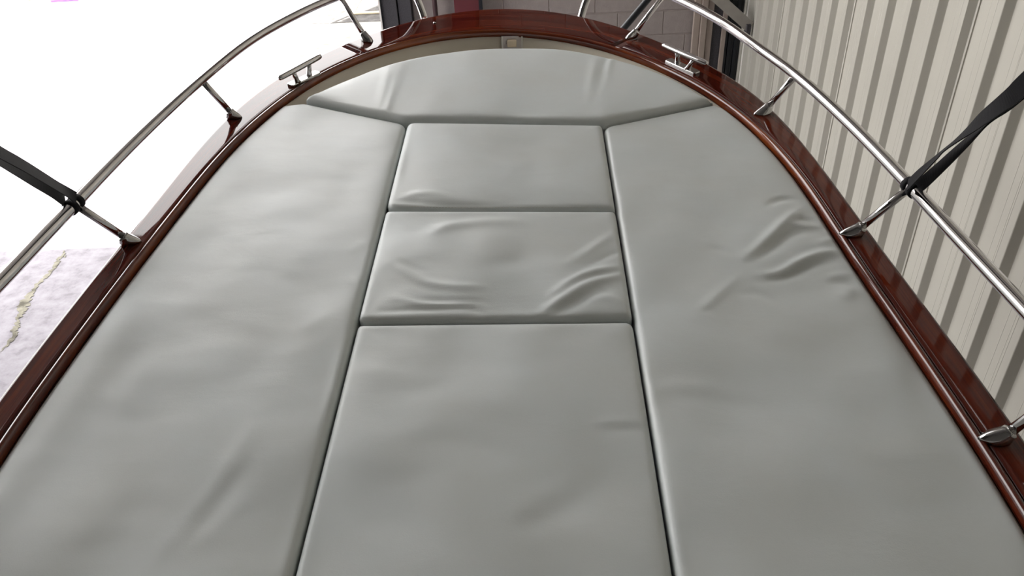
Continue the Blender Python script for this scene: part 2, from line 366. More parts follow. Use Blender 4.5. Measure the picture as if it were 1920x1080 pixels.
BOXF = [(0, 3, 2, 1), (4, 5, 6, 7), (0, 1, 5, 4), (1, 2, 6, 5), (2, 3, 7, 6), (3, 0, 4, 7)]
def box_geo(x0, x1, y0, y1, z0, z1):
    return [(x0, y0, z0), (x1, y0, z0), (x1, y1, z0), (x0, y1, z0), (x0, y0, z1), (x1, y0, z1), (x1, y1, z1), (x0, y1, z1)], BOXF

def box(name, x0, x1, y0, y1, z0, z1, mat, parent=None, bevel=0.0):
    v, f = box_geo(x0, x1, y0, y1, z0, z1)
    o = mesh_obj(name, v, f, mat, parent)
    if bevel:
        bm = bmesh.new(); bm.from_mesh(o.data)
        bmesh.ops.bevel(bm, geom=bm.edges[:], offset=bevel, segments=2, affect='EDGES', profile=0.6)
        bm.to_mesh(o.data); bm.free()
    return o

class Geo:
    def __init__(s): s.v = []; s.f = []
    def add(s, v, f):
        k = len(s.v); s.v += [tuple(p) for p in v]; s.f += [tuple(i+k for i in q) for q in f]
    def box(s, *a): s.add(*box_geo(*a))
    def loft(s, rings, closed=True, cap=True):
        k = len(s.v); n = len(rings[0])
        for r in rings: s.v += [tuple(p) for p in r]
        for i in range(len(rings)-1):
            for j in range(n if closed else n-1):
                a = k+i*n+j; b = k+i*n+(j+1) % n
                s.f.append((a, b, b+n, a+n))
        if cap:
            s.f.append(tuple(k+j for j in range(n))[::-1])
            s.f.append(tuple(k+(len(rings)-1)*n+j for j in range(n)))
    def obj(s, name, mat, parent=None, smooth=False):
        return mesh_obj(name, s.v, s.f, mat, parent, smooth)

def catmull(pts, per=12):
    P = [np.array(p, float) for p in pts]
    P = [2*P[0]-P[1]] + P + [2*P[-1]-P[-2]]
    out = []
    for i in range(1, len(P)-2):
        for k in range(per):
            t = k/per
            out.append(0.5*((2*P[i]) + (-P[i-1]+P[i+1])*t + (2*P[i-1]-5*P[i]+4*P[i+1]-P[i+2])*t*t + (-P[i-1]+3*P[i]-3*P[i+1]+P[i+2])*t**3))
    out.append(P[-2])
    return np.array(out)

def resample(P, n):
    P = np.asarray(P, float)
    s = np.r_[0, np.cumsum(np.linalg.norm(np.diff(P, axis=0), axis=1))]
    t = np.linspace(0, s[-1], n) if np.isscalar(n) else np.asarray(n)*s[-1]
    return np.stack([np.interp(t, s, P[:, k]) for k in range(P.shape[1])], 1)

def smooth_poly(P, sig, n):
    P = resample(P, n).copy()
    k = np.exp(-0.5*(np.arange(-3*sig, 3*sig+1)/sig)**2); k /= k.sum()
    pad = 3*sig
    Q = np.vstack([2*P[0]-P[pad:0:-1], P, 2*P[-1]-P[-2:-pad-2:-1]])
    return np.stack([np.convolve(Q[:, c], k, 'valid') for c in range(P.shape[1])], 1)

def tube(geo, path, r, seg=14, cap=True):
    P = np.asarray(path, float); n = len(P)
    R = np.full(n, r) if np.isscalar(r) else np.asarray(r)
    T = np.gradient(P, axis=0); T /= np.linalg.norm(T, axis=1)[:, None]
    u = np.cross(T[0], (0, 0, 1.0))
    if np.linalg.norm(u) < 1e-3: u = np.array([1.0, 0, 0])
    u /= np.linalg.norm(u)
    rings = []
    for i in range(n):
        u = u - T[i]*(u@T[i]); u /= np.linalg.norm(u)
        w = np.cross(T[i], u)
        rings.append([P[i] + R[i]*(math.cos(a)*u + math.sin(a)*w) for a in np.linspace(0, 2*math.pi, seg, endpoint=False)])
    geo.loft(rings, True, cap)

# ================================================================== SETTING
FY = 7.0
fl = box('floor', -5.4, 2.05, -4.2, 7.3, -0.15, 0.0, M['floor']); tag(fl, kind='structure')
gr = box('ground', -40, 40, 7.3, 60, -0.15, 0.0, M['pave']); tag(gr, kind='structure')
tag(box('ground', -40, -5.4, -30, 7.3, -0.15, 0.0, M['pave']), kind='structure')
g = Geo()
# crack across the floor, patched with filler
ca = resample(np.array([a for a, b in CRACK]), 90); cb_ = resample(np.array([b for a, b in CRACK]), 90)
top = []
for a, b in zip(ca, cb_):
    k_ = random.uniform(-0.35, 0.30); m_ = random.uniform(-0.35, 0.30); sh = np.array([random.uniform(-0.006, 0.006), random.uniform(-0.006, 0.006)])
    a2 = a+(a-b)*k_+sh; b2 = b+(b-a)*m_+sh
    top += [(a2[0], a2[1], 0.003), (b2[0], b2[1], 0.003)]
g.add(top, [(2*i, 2*i+1, 2*i+3, 2*i+2) for i in range(89)])
for t in CRACK2: g.add([(p[0], p[1], 0.003) for p in t], [(0, 1, 2)])
g.obj('crack_filler', M['filler'], fl)
box('painted_line', -3.15, -2.5, 5.215, 5.245, 0.0, 0.002, M['mark'], fl)
# gravel strip beyond the shade of the outer wing
box('gravel_patch', -2.62, 1.0, 10.15, 14.5, 0.0, 0.004, M['gravel'], gr)

# right wall: corrugated sheets, five ribs each
PITCH = 0.2587
CREST = 1.93; PAN = 1.965
def rib_profile(n_ribs):
    pts = []
    y = 0.0
    for k in range(n_ribs):
        # going towards the camera (falling Y): crest near edge at y, flank, pan, far flank, crest
        pts += [(y, CREST+0.0012), (y-0.0015, CREST+0.003), (y-0.0185, PAN-0.003), (y-0.021, PAN)]
        pts += [(y-0.105, PAN), (y-0.108, PAN-0.0013), (y-0.111, PAN), (y-0.147, PAN), (y-0.150, PAN-0.0013), (y-0.153, PAN)]
        pts += [(y-0.186, PAN), (y-0.1885, PAN-0.003), (y-0.2050, CREST+0.003), (y-0.2075, CREST+0.0004), (y-0.2115, CREST-0.0006), (y-0.2145, CREST+0.0008), (y-0.2560, CREST)]
        y -= PITCH
    return pts
wr = box('wall_right', PAN+0.01, PAN+0.12, -4.2, 7.3, 0.0, 6.4, M['inner']); tag(wr, kind='structure')
prof = rib_profile(5)
v = []; f = []
n = len(prof)
for z in (0.0, 6.4):
    for (y, x) in prof: v.append((x, y, z))
for (y, x) in prof: v.append((x+0.0, y, 6.4))
f = [(i, i+1, n+i+1, n+i) for i in range(n-1)]
# lap: the sheet's first flank overlies its neighbour by a folded lip
k = len(v)
lip = [(0.004, CREST-0.004), (-0.0005, CREST-0.0035), (-0.019, PAN-0.008), (-0.030, PAN-0.006), (-0.031, PAN)]
for z in (0.0, 6.4):
    for (y, x) in lip: v.append((x, y, z))
f += [(k+i, k+i+1, k+5+i+1, k+5+i) for i in range(4)]
sheet0 = None
for s in range(-1, 8):
    y0 = 6.107 - 5*PITCH*s
    if sheet0 is None:
        sheet0 = mesh_obj('cladding_sheet', v, f, M['clad'], wr); o = sheet0
    else:
        o = sheet0.copy(); col.objects.link(o); o.parent = wr
    o.location = (0, y0, 0)
# trim first sheet: ribs beyond the corner stop at the front wall
me = bpy.data.meshes.new('cladding_sheet')
bm = bmesh.new(); bm.from_mesh(sheet0.data)
bmesh.ops.bisect_plane(bm, geom=bm.verts[:]+bm.edges[:]+bm.faces[:], plane_co=(0, FY-sheet0.location.y-0.0, 0), plane_no=(0, 1, 0), clear_outer=True)
bm.to_mesh(me); bm.free(); me.materials.append(M['clad'])
sheet0.data = me

# ceiling, back and left walls
tag(box('ceiling', -5.4, 2.1, -4.2, 7.3, 6.4, 6.55, M['ceil']), kind='structure')
tag(box('wall_back', -5.4, 2.05, -4.35, -4.2, 0, 6.4, M['inner']), kind='structure')
g = Geo()      # side wall; wide unseen opening added to let in light from the left
g.box(-5.55, -5.4, -4.2, 3.2, 0, 6.4); g.box(-5.55, -5.4, 3.2, 6.9, 6.0, 6.4); g.box(-5.55, -5.4, 6.9, 7.3, 0, 6.4)
tag(g.obj('wall_left', M['inner']), kind='structure')

# front wall: painted blocks beside the tall door opening
wf = box('wall_front', -0.92, PAN+0.01, FY+0.02, FY+0.3, 0, 6.4, M['mortar']); tag(wf, kind='structure')
box('door_header', -5.4, -0.93, FY+0.0, FY+0.04, 6.0, 6.4, M['block']); tag(bpy.data.objects['door_header'], kind='structure'); bpy.data.objects['door_header'].name = 'wall_header'
bv, bf = box_geo(-0.195, 0.195, 0, 0.05, -0.0975, 0.0975)
bm = bmesh.new(); me = bpy.data.meshes.new('block'); me.from_pydata(bv, [], bf)
bm.from_mesh(me); bmesh.ops.bevel(bm, geom=bm.edges[:], offset=0.004, segments=1, affect='EDGES'); bm.to_mesh(me); bm.free()
me.materials.append(M['block'])
halves = {}
def block_mesh(w):
    w = round(w, 3)
    if w >= 0.388: return me
    if w not in halves:
        v2, f2 = box_geo(-w/2, w/2, 0, 0.05, -0.0975, 0.0975)
        m2 = bpy.data.meshes.new('block'); m2.from_pydata(v2, [], f2)
        b2 = bmesh.new(); b2.from_mesh(m2); bmesh.ops.bevel(b2, geom=b2.edges[:], offset=0.004, segments=1, affect='EDGES'); b2.to_mesh(m2); b2.free()
        m2.materials.append(M['block']); halves[w] = m2
    return halves[w]
CH = 0.2065
zj = 0.879          # a bed joint
row0 = -int(zj/CH)
for r in range(row0, 27):
    zc = zj + (r+0.5)*CH
    if zc > 6.35: break
    off = 1.2411 if r % 2 == 1 else 1.2411+0.1975
    k = -7
    while True:
        x0 = off + k*0.395; x1 = x0 + 0.39
        k += 1
        a, b = max(x0, -0.915), min(x1, 1.52)
        if x0 > 1.5: break
        if b-a < 0.05: continue
        o = bpy.data.objects.new('block', block_mesh(b-a)); col.objects.link(o); o.parent = wf
        o.location = ((a+b)/2, FY + random.uniform(-0.0008, 0.0008) + 0.0155, zc)

# things against the front wall
dj = empty('door_post', (-1.06, FY, 0)); tag(dj, 'charcoal door jamb post with slim white edge beside the bright opening', 'door post')
def pbox(nm, x0, x1, y0, y1, z0, z1, mat, par, bev=0.0):
    o = box(nm, x0-par.location.x, x1-par.location.x, y0-par.location.y, y1-par.location.y, z0, z1, mat, par, bev)
    return o
pbox('post_panel', -1.175, -1.045, FY-0.06, FY+0.28, 0, 6.0, M['charcoal'], dj, 0.004)
pbox('post_panel', -1.035, -0.925, FY-0.05, FY+0.28, 0, 6.0, M['charcoal'], dj, 0.004)
pbox('edge_trim', -1.195, -1.182, FY-0.075, FY-0.055, 0, 6.0, M['white'], dj)
pbox('edge_seal', -1.182, -1.175, FY-0.07, FY+0.2, 0, 6.0, M['black'], dj)
g = Geo(); tube(g, [(0, 0, z) for z in (0, 2, 4, 6.4)], 0.021, 14)
o = g.obj('wall_pipe', M['darkbrown'], None, True); o.location = (-0.72, FY-0.055, 0)
tag(o, 'slim dark brown pipe running up the pale block wall', 'pipe')
rc = empty('steel_column', (-0.45, FY, 0)); tag(rc, 'oxide red steel column against the block wall behind the bow', 'column')
pbox('column_face', -0.555, -0.345, FY-0.075, FY-0.06, 0, 6.4, M['red'], rc)
pbox('column_web', -0.47, -0.42, FY-0.06, FY-0.03, 0, 6.4, M['red'], rc)
pbox('column_edge', -0.345, -0.315, FY-0.10, FY-0.03, 0, 6.4, M['black'], rc)
tb = empty('trim_boards', (1.57, FY, 0)); tag(tb, 'beige upright trim boards between the block wall and dark panel', 'trim')
for x0, x1, y in ((1.49, 1.545, 0.05), (1.548, 1.60, 0.07), (1.604, 1.655, 0.055)):
    pbox('trim_board', x0, x1, FY-y, FY-0.0, 0, 6.4, M['trim'], tb, 0.005)
o = box('dark_panel', 1.655, 1.735, FY-0.04, FY, 0, 6.4, M['charcoal'], None, 0.003); tag(o, 'narrow charcoal upright panel beside the beige trim boards', 'panel')
o = box('upright_batten', 1.737, 1.775, FY-0.06, FY, 0, 6.4, M['trim'], None, 0.004); tag(o, 'slim beige batten between charcoal and black panels', 'batten')
o = empty('folded_shutter', (1.85, FY, 0)); tag(o, 'black ribbed shutter standing in the corner by the corrugated wall', 'shutter')
for i in range(5):
    pbox('shutter_slat', 1.778+i*0.027, 1.803+i*0.027, FY-0.03-0.01*(i % 2), FY, 0, 6.4, M['black'], o, 0.003)
ct = empty('corner_trim', (1.92, FY, 0)); tag(ct, 'cream folded corner flashing at the end of the corrugated wall', 'flashing')
pbox('trim_flange', 1.914, 1.924, FY-0.085, FY, 0, 6.4, M['clad'], ct)
pbox('trim_flange', 1.926, 1.945, FY-0.11, FY-0.02, 0, 6.4, M['white'], ct)
# diagonal brace
g = Geo()
a = np.array([1.935, 6.80, 0.775]); b = np.array([1.30, 6.88, 1.30]); d = (b-a)/np.linalg.norm(b-a); w = np.cross(d, (0, 1, 0)); w /= np.linalg.norm(w)
g.loft([[p + w*0.045 + np.array([0, -0.006, 0]), p + w*0.045 + np.array([0, 0.006, 0]), p - w*0.045 + np.array([0, 0.006, 0]), p - w*0.045 + np.array([0, -0.006, 0])] for p in (a, b)])
br = empty('wall_brace', (0, 0, 0)); tag(br, 'flat grey steel brace running diagonally down to the corrugated wall', 'brace')
g.obj('brace_bar', M['brace'], br)
g = Geo(); g.box(1.90, 1.935, 6.76, 6.84, 0.70, 0.80); g.obj('brace_foot', M['charcoal'], br)

# unseen outer wing, shaped to cast the shade on the pavement beyond the door
g = Geo()
ring = [(-1.2, 7.3), (-1.2, 11.9)] + [(-1.2+0.55*(1-math.cos(t)), 11.9+0.55*math.sin(t)) for t in np.linspace(0.2, math.pi/2, 6)] + [(6, 12.45), (6, 7.3)]
g.loft([[(x, y, 0) for x, y in ring[::-1]], [(x, y, 6.0) for x, y in ring[::-1]]])
wing = tag(g.obj('wall_unseen_wing', M['hull']), kind='structure')
g = Geo()
ring = [(-1.2, 7.4), (-1.98, 7.4), (-1.98, 10.75), (-1.93, 10.95), (-1.8, 11.08), (-1.6, 11.12), (-1.2, 11.12)]
g.loft([[(x, y, z) for x, y in ring[::-1]] for z in (2.40, 2.48)])
g.obj('added_shade_canopy', M['white'], wing)  # unseen canopy, added to block sky light over the shaded pavement

# white trestle frame out on the gravel
tr = empty('trestle_frame', (-2.165, 10.48, 0)); tag(tr, 'white metal trestle with pale yellow foot rail beyond the door post', 'trestle')
g = Geo(); tube(g, [(0, 0, 0), (0, 0, 0.9)], 0.02, 8); g.obj('upright', M['white'], tr)
g = Geo(); tube(g, [(0.02, 0, 0.02), (0.55, 0.25, 0.75)], 0.014, 8); g.obj('diagonal_brace', M['white'], tr)
g = Geo(); tube(g, [(0, 0, 0.018), (0.9, 0.0, 0.018)], 0.018, 8); g.obj('foot_rail', M['yellow'], tr)
g = Geo(); tube(g, [(0, 0, 0.9), (0.9, 0, 0.9)], 0.016, 8); g.obj('top_rail', M['white'], tr)
g = Geo(); tube(g, [(0.9, 0, 0), (0.9, 0, 0.9)], 0.02, 8); g.obj('upright', M['white'], tr)

# a bundle on the sunlit pavement, top left
bd = empty('bundle', (-6.75, 12.1, 0)); tag(bd, 'faded red and tan bundle lying on the sunlit pavement', 'bundle')
def heap(nm, x0, y0, sx, sy, sz, mat, seed, rot=0.0):
    rs = random.Random(seed); g = Geo(); rings = []
    for i in range(7):
        t = i/6; rr = math.cos(t*math.pi/2)**0.6 if i < 6 else 0.05
        ring = []
        for j in range(14):
            a = 2*math.pi*j/14; q = rr*(1+rs.uniform(-0.14, 0.14))
            x, y = sx*q*math.cos(a), sy*q*math.sin(a)
            ring.append((x0+x*math.cos(rot)-y*math.sin(rot), y0+x*math.sin(rot)+y*math.cos(rot), sz*t))
        rings.append(ring)
    g.loft(rings); g.obj(nm, mat, bd, True)
heap('tan_cloth', -0.42, 0.05, 0.16, 0.22, 0.12, M['cloth_tan'], 1)
heap('red_cloth', 0.0, 0.0, 0.26, 0.13, 0.10, M['cloth_red'], 2, 0.5)
heap('pale_cloth', 0.36, 0.12, 0.20, 0.26, 0.14, M['cloth_tan'], 3)
g = Geo(); g.box(0.02, 0.42, -0.30, -0.26, 0, 0.03); g.obj('purple_strip', M['purple'], bd)

# ================================================================== BOAT
MB = Matrix((( BOAT_X[0], BOAT_Y[0], BOAT_Z[0], BOAT_ORG[0]), (BOAT_X[1], BOAT_Y[1], BOAT_Z[1], BOAT_ORG[1]), (BOAT_X[2], BOAT_Y[2], BOAT_Z[2], BOAT_ORG[2]), (0, 0, 0, 1)))
boat = empty('motorboat'); boat.matrix_world = MB
tag(boat, 'motorboat bow with varnished mahogany edge boards, chrome rails and cream deck', 'boat')

inner = smooth_poly(catmull(INNER, 10), 7, 300)
outer = smooth_poly(catmull(OUTER, 10), 7, 400)
T = np.gradient(inner, axis=0); T /= np.linalg.norm(T, axis=1)[:, None]
NRM = np.stack([-T[:, 1], T[:, 0]], 1)      # left of travel = outwards (path runs port aft -> bow -> starboard)
def hit(p, nrm):
    best = None
    A = outer[:-1]; Bv = outer[1:]-outer[:-1]
    den = nrm[0]*Bv[:, 1]-nrm[1]*Bv[:, 0]
    w = A-p
    t = (w[:, 0]*Bv[:, 1]-w[:, 1]*Bv[:, 0])/den
    u = (w[:, 0]*nrm[1]-w[:, 1]*nrm[0])/den
    ok = (u >= -0.01) & (u <= 1.01) & (t > 0.0) & (t < 0.6)
    return t[ok].min() if ok.any() else np.nan
wid = np.array([hit(inner[i], NRM[i]) for i in range(len(inner))])
idx = np.arange(len(wid)); bad = np.isnan(wid); wid[bad] = np.interp(idx[bad], idx[~bad], wid[~bad])
kk = np.exp(-0.5*(np.arange(-15, 16)/5.0)**2); kk /= kk.sum()
wid = np.convolve(np.pad(wid, 15, 'edge'), kk, 'valid')
sl = np.r_[0, np.cumsum(np.linalg.norm(np.diff(inner, axis=0), axis=1))]
BEADW = 0.0165
ZT = 0.012
def sweep(name, prof_fn, i0, i1, mat, parent, smooth=True, g0=0.0, g1=0.0):
    V = []; F = []; UV = []
    n = None
    for i in range(i0, i1+1):
        pr = prof_fn(wid[i])
        n = len(pr)
        for (t, z) in pr:
            p = inner[i] + NRM[i]*t + T[i]*(g0 if i == i0 else (-g1 if i == i1 else 0.0))
            V.append((p[0], p[1], z)); UV.append((sl[i], t+z*0.5))
    m_ = i1-i0+1
    for i in range(m_-1):
        for j in range(n):
            a = i*n+j; b = i*n+(j+1) % n
            F.append((a, a+n, b+n, b))
    F.append(tuple(range(n))); F.append(tuple((m_-1)*n+j for j in range(n))[::-1])
    o = mesh_obj(name, V, F, mat, parent, smooth, UV)
    return o
def board_prof(w):
    r = 0.012
    pts = [(BEADW+0.0015, ZT-0.05), (BEADW+0.0015, ZT-0.004), (BEADW+0.003, ZT-0.0015), (BEADW+0.006, ZT-0.0003), (BEADW+0.012, ZT)]
    pts += [(BEADW+0.012+(w-r-0.003-BEADW-0.012)*q, ZT) for q in (0.25, 0.5, 0.75, 1.0)]
    pts += [(w-r, ZT)] + [(w-r+r*math.sin(a), ZT-r+r*math.cos(a)) for a in np.linspace(0.25, math.pi/2, 6)] + [(w, ZT-0.035), (w-0.006, ZT-0.05)]
    return pts
def bead_prof(w):
    pts = [(0.003, -0.013), (0.0, -0.011), (0.0, -0.004)]
    pts += [(0.0085-0.0085*math.cos(a), -0.004+(ZT+0.0060)*math.sin(a)) for a in np.linspace(0.15, math.pi/2, 9)]
    pts += [(0.0085+0.0075*math.sin(a), ZT-0.003+0.0050*math.cos(a)) for a in np.linspace(0.2, math.pi/2, 6)]
    pts += [(BEADW, ZT-0.005), (BEADW, -0.013)]
    return pts
def station(x, y):
    d = np.hypot(inner[:, 0]-x, inner[:, 1]-y); return int(d.argmin())
j1 = station(-0.55, 2.76); j2 = station(0.27, 2.80)
for a, b in ((0, j1), (j1, j2), (j2, len(inner)-1)):
    ob = sweep('covering_board', board_prof, a, b, M['wood'], boat, True, 0.0009 if a else 0.0, 0.0009 if b < len(inner)-1 else 0.0)
# flush scarf gaps: pull the ends of the boards back by half a millimetre
boards = [c for c in boat.children if c.name.startswith('covering_board')]
sweep('inner_moulding', bead_prof, 0, len(inner)-1, M['bead'], boat)

# deck liner: recessed cream tray under the cushions
def off(i, t): return inner[i] + NRM[i]*t
V = []; F = []
N_ = len(inner)
for (t, z) in ((0.022, -0.013), (0.0035, -0.013), (0.0035, -0.075), (-0.006, -0.084)):
    for i in range(N_): p = off(i, t); V.append((p[0], p[1], z))
for r in range(3):
    for i in range(N_-1): F.append((r*N_+i, r*N_+i+1, (r+1)*N_+i+1, (r+1)*N_+i))
k = 3*N_
F.append(tuple(k+i for i in range(N_-1, -1, -1)))
lin = mesh_obj('deck_liner', V, F, M['cream'], boat, True)
# hull
V = []; F = []
secs = [(1.0, -0.005, 0.0), (0.985, -0.10, 0.0), (0.93, -0.35, 0.02), (0.80, -0.70, 0.07), (0.50, -1.0, 0.16), (0.02, -1.18, 0.28)]
H_ = [inner[i] + NRM[i]*(wid[i]-0.004) for i in range(0, N_, 3)]
cx = -0.09
for sc_, z, dy in secs:
    for p in H_:
        V.append((cx+(p[0]-cx)*sc_, p[1] - dy*max(0, (p[1]+0.35)), z))
n = len(H_)
for r in range(len(secs)-1):
    for i in range(n-1): F.append((r*n+i, (r+1)*n+i, (r+1)*n+i+1, r*n+i+1))
    F.append((r*n+n-1, (r+1)*n+n-1, (r+1)*n, r*n))
mesh_obj('hull', V, F, M['hull'], boat, True)

# rails
def rail(name, pts, lab):
    g = Geo(); P = smooth_poly(catmull([tuple(p) for p in pts], 14), 5, 260)
    tube(g, P, 0.0150, 20)
    o = g.obj(name, M['steel'], boat, True); o['label'] = lab
    return o, P
railL, PL = rail('bow_rail', RAIL_L, 'polished rail on the bright left side')
railR, PR = rail('bow_rail', RAIL_R, 'polished rail on the corrugated wall side')
def ring_ellipse(c, u, v, a, b, n=20, tip=0.0):
    out = []
    for k in range(n):
        t = 2*math.pi*k/n
        x, y = a*math.cos(t), b*math.sin(t)
        if tip and x < 0: x *= 1+tip; y *= (1-0.45*(abs(x)/(a*(1+tip)))**2)
        out.append(c + u*x + v*y)
    return out
for k, (b0, t0) in enumerate(STANCH):
    par = railL if k < 3 else railR
    P = PL if k < 3 else PR
    c = np.array(BASE_TOP[k], float)            # where the tube enters the casting
    if t0 is None:
        t0 = P[np.abs(P[:, 1]-1.10).argmin()]; t0 = np.array([t0[0], 0.985, t0[2]])
    t = np.array(t0, float)
    t = P[np.linalg.norm(P-t, axis=1).argmin()]
    b0 = np.array(b0, float)
    # tube from the rail down into the casting
    sx = -1 if k < 3 else 1
    i = station(b0[0], b0[1])
    outv = np.array([NRM[i][0], NRM[i][1], 0.0]); alongv = np.array([T[i][0], T[i][1], 0.0])
    g = Geo(); d = (c-t); dn = d/np.linalg.norm(d)
    tube(g, [t, t+d*0.5, c + dn*0.012], 0.0098, 16)
    s = g.obj('stanchion', M['steel'], par, True)
    # casting: pointed foot on the board, rising to a round collar
    foot = np.array([b0[0], b0[1], ZT+0.0005]); rings = []
    e1 = outv; e2 = alongv
    axis = -dn
    for q, a, bb, tip in ((0.0, 0.025, 0.0200, 0.30), (0.12, 0.0248, 0.0202, 0.28), (0.35, 0.0225, 0.0192, 0.22), (0.6, 0.0185, 0.0168, 0.16), (0.82, 0.0158, 0.0155, 0.05), (1.0, 0.0140, 0.0140, 0.0)):
        cc = foot*(1-q) + c*q
        nn = np.array([0, 0, 1.0])*(1-q) + axis*q; nn /= np.linalg.norm(nn)
        u = e1 - nn*(e1@nn); u /= np.linalg.norm(u); w = np.cross(nn, u)
        rings.append(ring_ellipse(cc, u, w, a, bb, 20, tip))
    nn = axis; u = e1 - nn*(e1@nn); u /= np.linalg.norm(u); w = np.cross(nn, u)
    rings.append(ring_ellipse(c+axis*0.0015, u, w, 0.0112, 0.0112))
    g = Geo(); g.loft(rings); g.obj('stanchion_base', M['steel_cast'], par, True)

# cleats
for C_ in CLEAT:
    cl = empty('cleat'); cl.parent = boat
    a, b = np.array(C_['bar'][0]), np.array(C_['bar'][1])
    d = (b-a)/np.linalg.norm(b-a)
    L = np.linalg.norm(b-a)
    s = np.array([0, 0.012, 0.06, 0.2, 0.5, 0.8, 0.94, 0.988, 1.0])
    R = np.array([0.003, 0.0078, 0.0094, 0.0100, 0.0102, 0.0100, 0.0094, 0.0078, 0.003])
    g = Geo(); tube(g, [a+d*L*q for q in s], R, 14); g.obj('cleat_bar', M['steel'], cl, True)
    p0, p1 = np.array(C_['plate'][0]), np.array(C_['plate'][1])
    e = (p1-p0); e[2] = 0; Lp = np.linalg.norm(e); e /= Lp; w = np.array([-e[1], e[0], 0])
    c = (p0+p1)/2; c[2] = ZT+0.0005
    g = Geo(); rings = []
    for z, k2 in ((0, 1.0), (0.006, 1.0), (0.009, 0.93)):
        ring = []
        for (uu, vv) in ((-1, -0.6), (-0.93, -1), (0.93, -1), (1, -0.6), (1, 0.6), (0.93, 1), (-0.93, 1), (-1, 0.6)):
            ring.append(c + e*uu*(Lp/2+0.012)*(1-(1-k2)*0.3) + w*vv*0.016*k2 + np.array([0, 0, z]))
        rings.append(ring)
    g.loft(rings); g.obj('cleat_plate', M['steel_cast'], cl)
    for (q0, q1) in C_['posts']:
        q0 = np.array(q0); q1 = np.array(q1)
        # post rises from the plate to the bar
        t = ((q1-a)@d); top = a+d*t; bot = np.array([q0[0], q0[1], ZT+0.008])
        # keep the foot on the plate
        rel = bot-c; bot = c + e*(rel@e) + w*np.clip(rel@w, -0.006, 0.006); bot[2] = ZT+0.008
        g = Geo(); tube(g, [bot, bot*0.85+top*0.15, bot*0.5+top*0.5, top], [0.0120, 0.0092, 0.0080, 0.0080], 12)
        g.obj('cleat_post', M['steel'], cl, True)

# latch plate set in the liner at the stem
la, lb = np.array(LATCH[0]), np.array(LATCH[1])
lc = (la+lb)/2
i = station(lc[0], lc[1]); base = inner[i]
lp = empty('latch'); lp.parent = boat; lp.location = (base[0], base[1]-0.0005, -0.041)
box('latch_plate', -0.039, 0.039, -0.004, 0.0, -0.034, 0.034, M['plate'], lp, 0.001)
box('side_rib', -0.041, -0.035, -0.008, 0.0, -0.034, 0.034, M['white'], lp, 0.001)
box('side_rib', 0.035, 0.041, -0.008, 0.0, -0.034, 0.034, M['white'], lp, 0.001)
box('latch_knob', -0.019, 0.017, -0.020, -0.004, -0.004, 0.023, M['knob'], lp, 0.003)
box('latch_pin', 0.004, 0.009, -0.014, -0.004, -0.020, -0.004, M['plate'], lp)
g = Geo(); tube(g, [(-0.024, -0.008, 0.006), (-0.024, -0.008, 0.016)], 0.0025, 8); g.obj('latch_hinge', M['plate'], lp, True)
# small stud on the bow board
i = station(-0.33, 2.95)
p = inner[i]+NRM[i]*(wid[i]*0.62)
g = Geo(); tube(g, [(p[0], p[1], ZT), (p[0], p[1], ZT+0.003), (p[0], p[1], ZT+0.0045)], [0.006, 0.006, 0.003], 12); g.obj('deck_stud', M['steel'], boat, True)

# timber supports under the keel
for y in (0.4, 1.9):
    pw = MB @ Vector((cx, y, -1.10)) if y < 1 else MB @ Vector((cx, y, -1.12))
    sp = box('keel_support', pw.x-0.12, pw.x+0.12, pw.y-0.15, pw.y+0.15, 0.0, pw.z+0.03, M['timber'], None, 0.005)
    sp['label'] = 'timber block under the keel, %s' % ('towards the stern' if y < 1 else 'towards the bow'); sp['category'] = 'support'

# black pole leaning beyond the bow
g = Geo()
pa = np.array(POLE_A); pb = np.array(POLE_B); d = (pb-pa)/np.linalg.norm(pb-pa)
foot = pa - d*(pa[2]/d[2]); topp = pb + d*0.45
tube(g, [foot, pa, pb, topp], 0.0165, 12)
tag(g.obj('leaning_pole', M['black'], None, True), 'black pole leaning beyond the bow beside a chrome rail post', 'pole')

# ================================================================== CUSHIONS
def round_corners(sides, rad):
    """sides: four polylines joined head to tail; returns four polylines split at the middles of the rounded corners"""
    sides = [np.asarray(s, float) for s in sides]
    n = 4
    cut = []
    for k in range(n):
        s = resample(catmull(s_, 1) if False else s_, 400) if (s_ := sides[k]) is not None else None
        cut.append(s)
    out = []; arcs = []
    for k in range(n):
        A = cut[k]; Bq = cut[(k+1) % n]; r = rad[k]
        la = np.linalg.norm(np.diff(A, axis=0), axis=1).sum(); lb_ = np.linalg.norm(np.diff(Bq, axis=0), axis=1).sum()
        ra = min(r, 0.45*la); rb = min(r, 0.45*lb_)
        ia = int(round(399*(1-ra/la))); ib = int(round(399*rb/lb_))
        p0, c, p1 = A[ia], A[-1], Bq[ib]
        t = np.linspace(0, 1, 13)[:, None]
        arc = (1-t)**2*p0 + 2*t*(1-t)*c + t**2*p1
        arcs.append((arc, ia, ib))
    for k in range(n):
        prev = arcs[(k-1) % n]; nx = arcs[k]
        mid = cut[k][prev[2]:nx[1]+1]
        out.append(np.vstack([prev[0][6:], mid[1:-1], nx[0][:7]]))
    return out

def cluster(n, L, near=0.0025, band=0.03):
    """parameters 0..1 with finer steps close to both ends"""
    m = max(6, int(band/near*0.55))
    e = np.linspace(0, 1, m)**1.4*band/L
    mid = np.linspace(e[-1], 1-e[-1], max(4, n))
    return np.r_[e, mid[1:-1], (1-e)[::-1]]

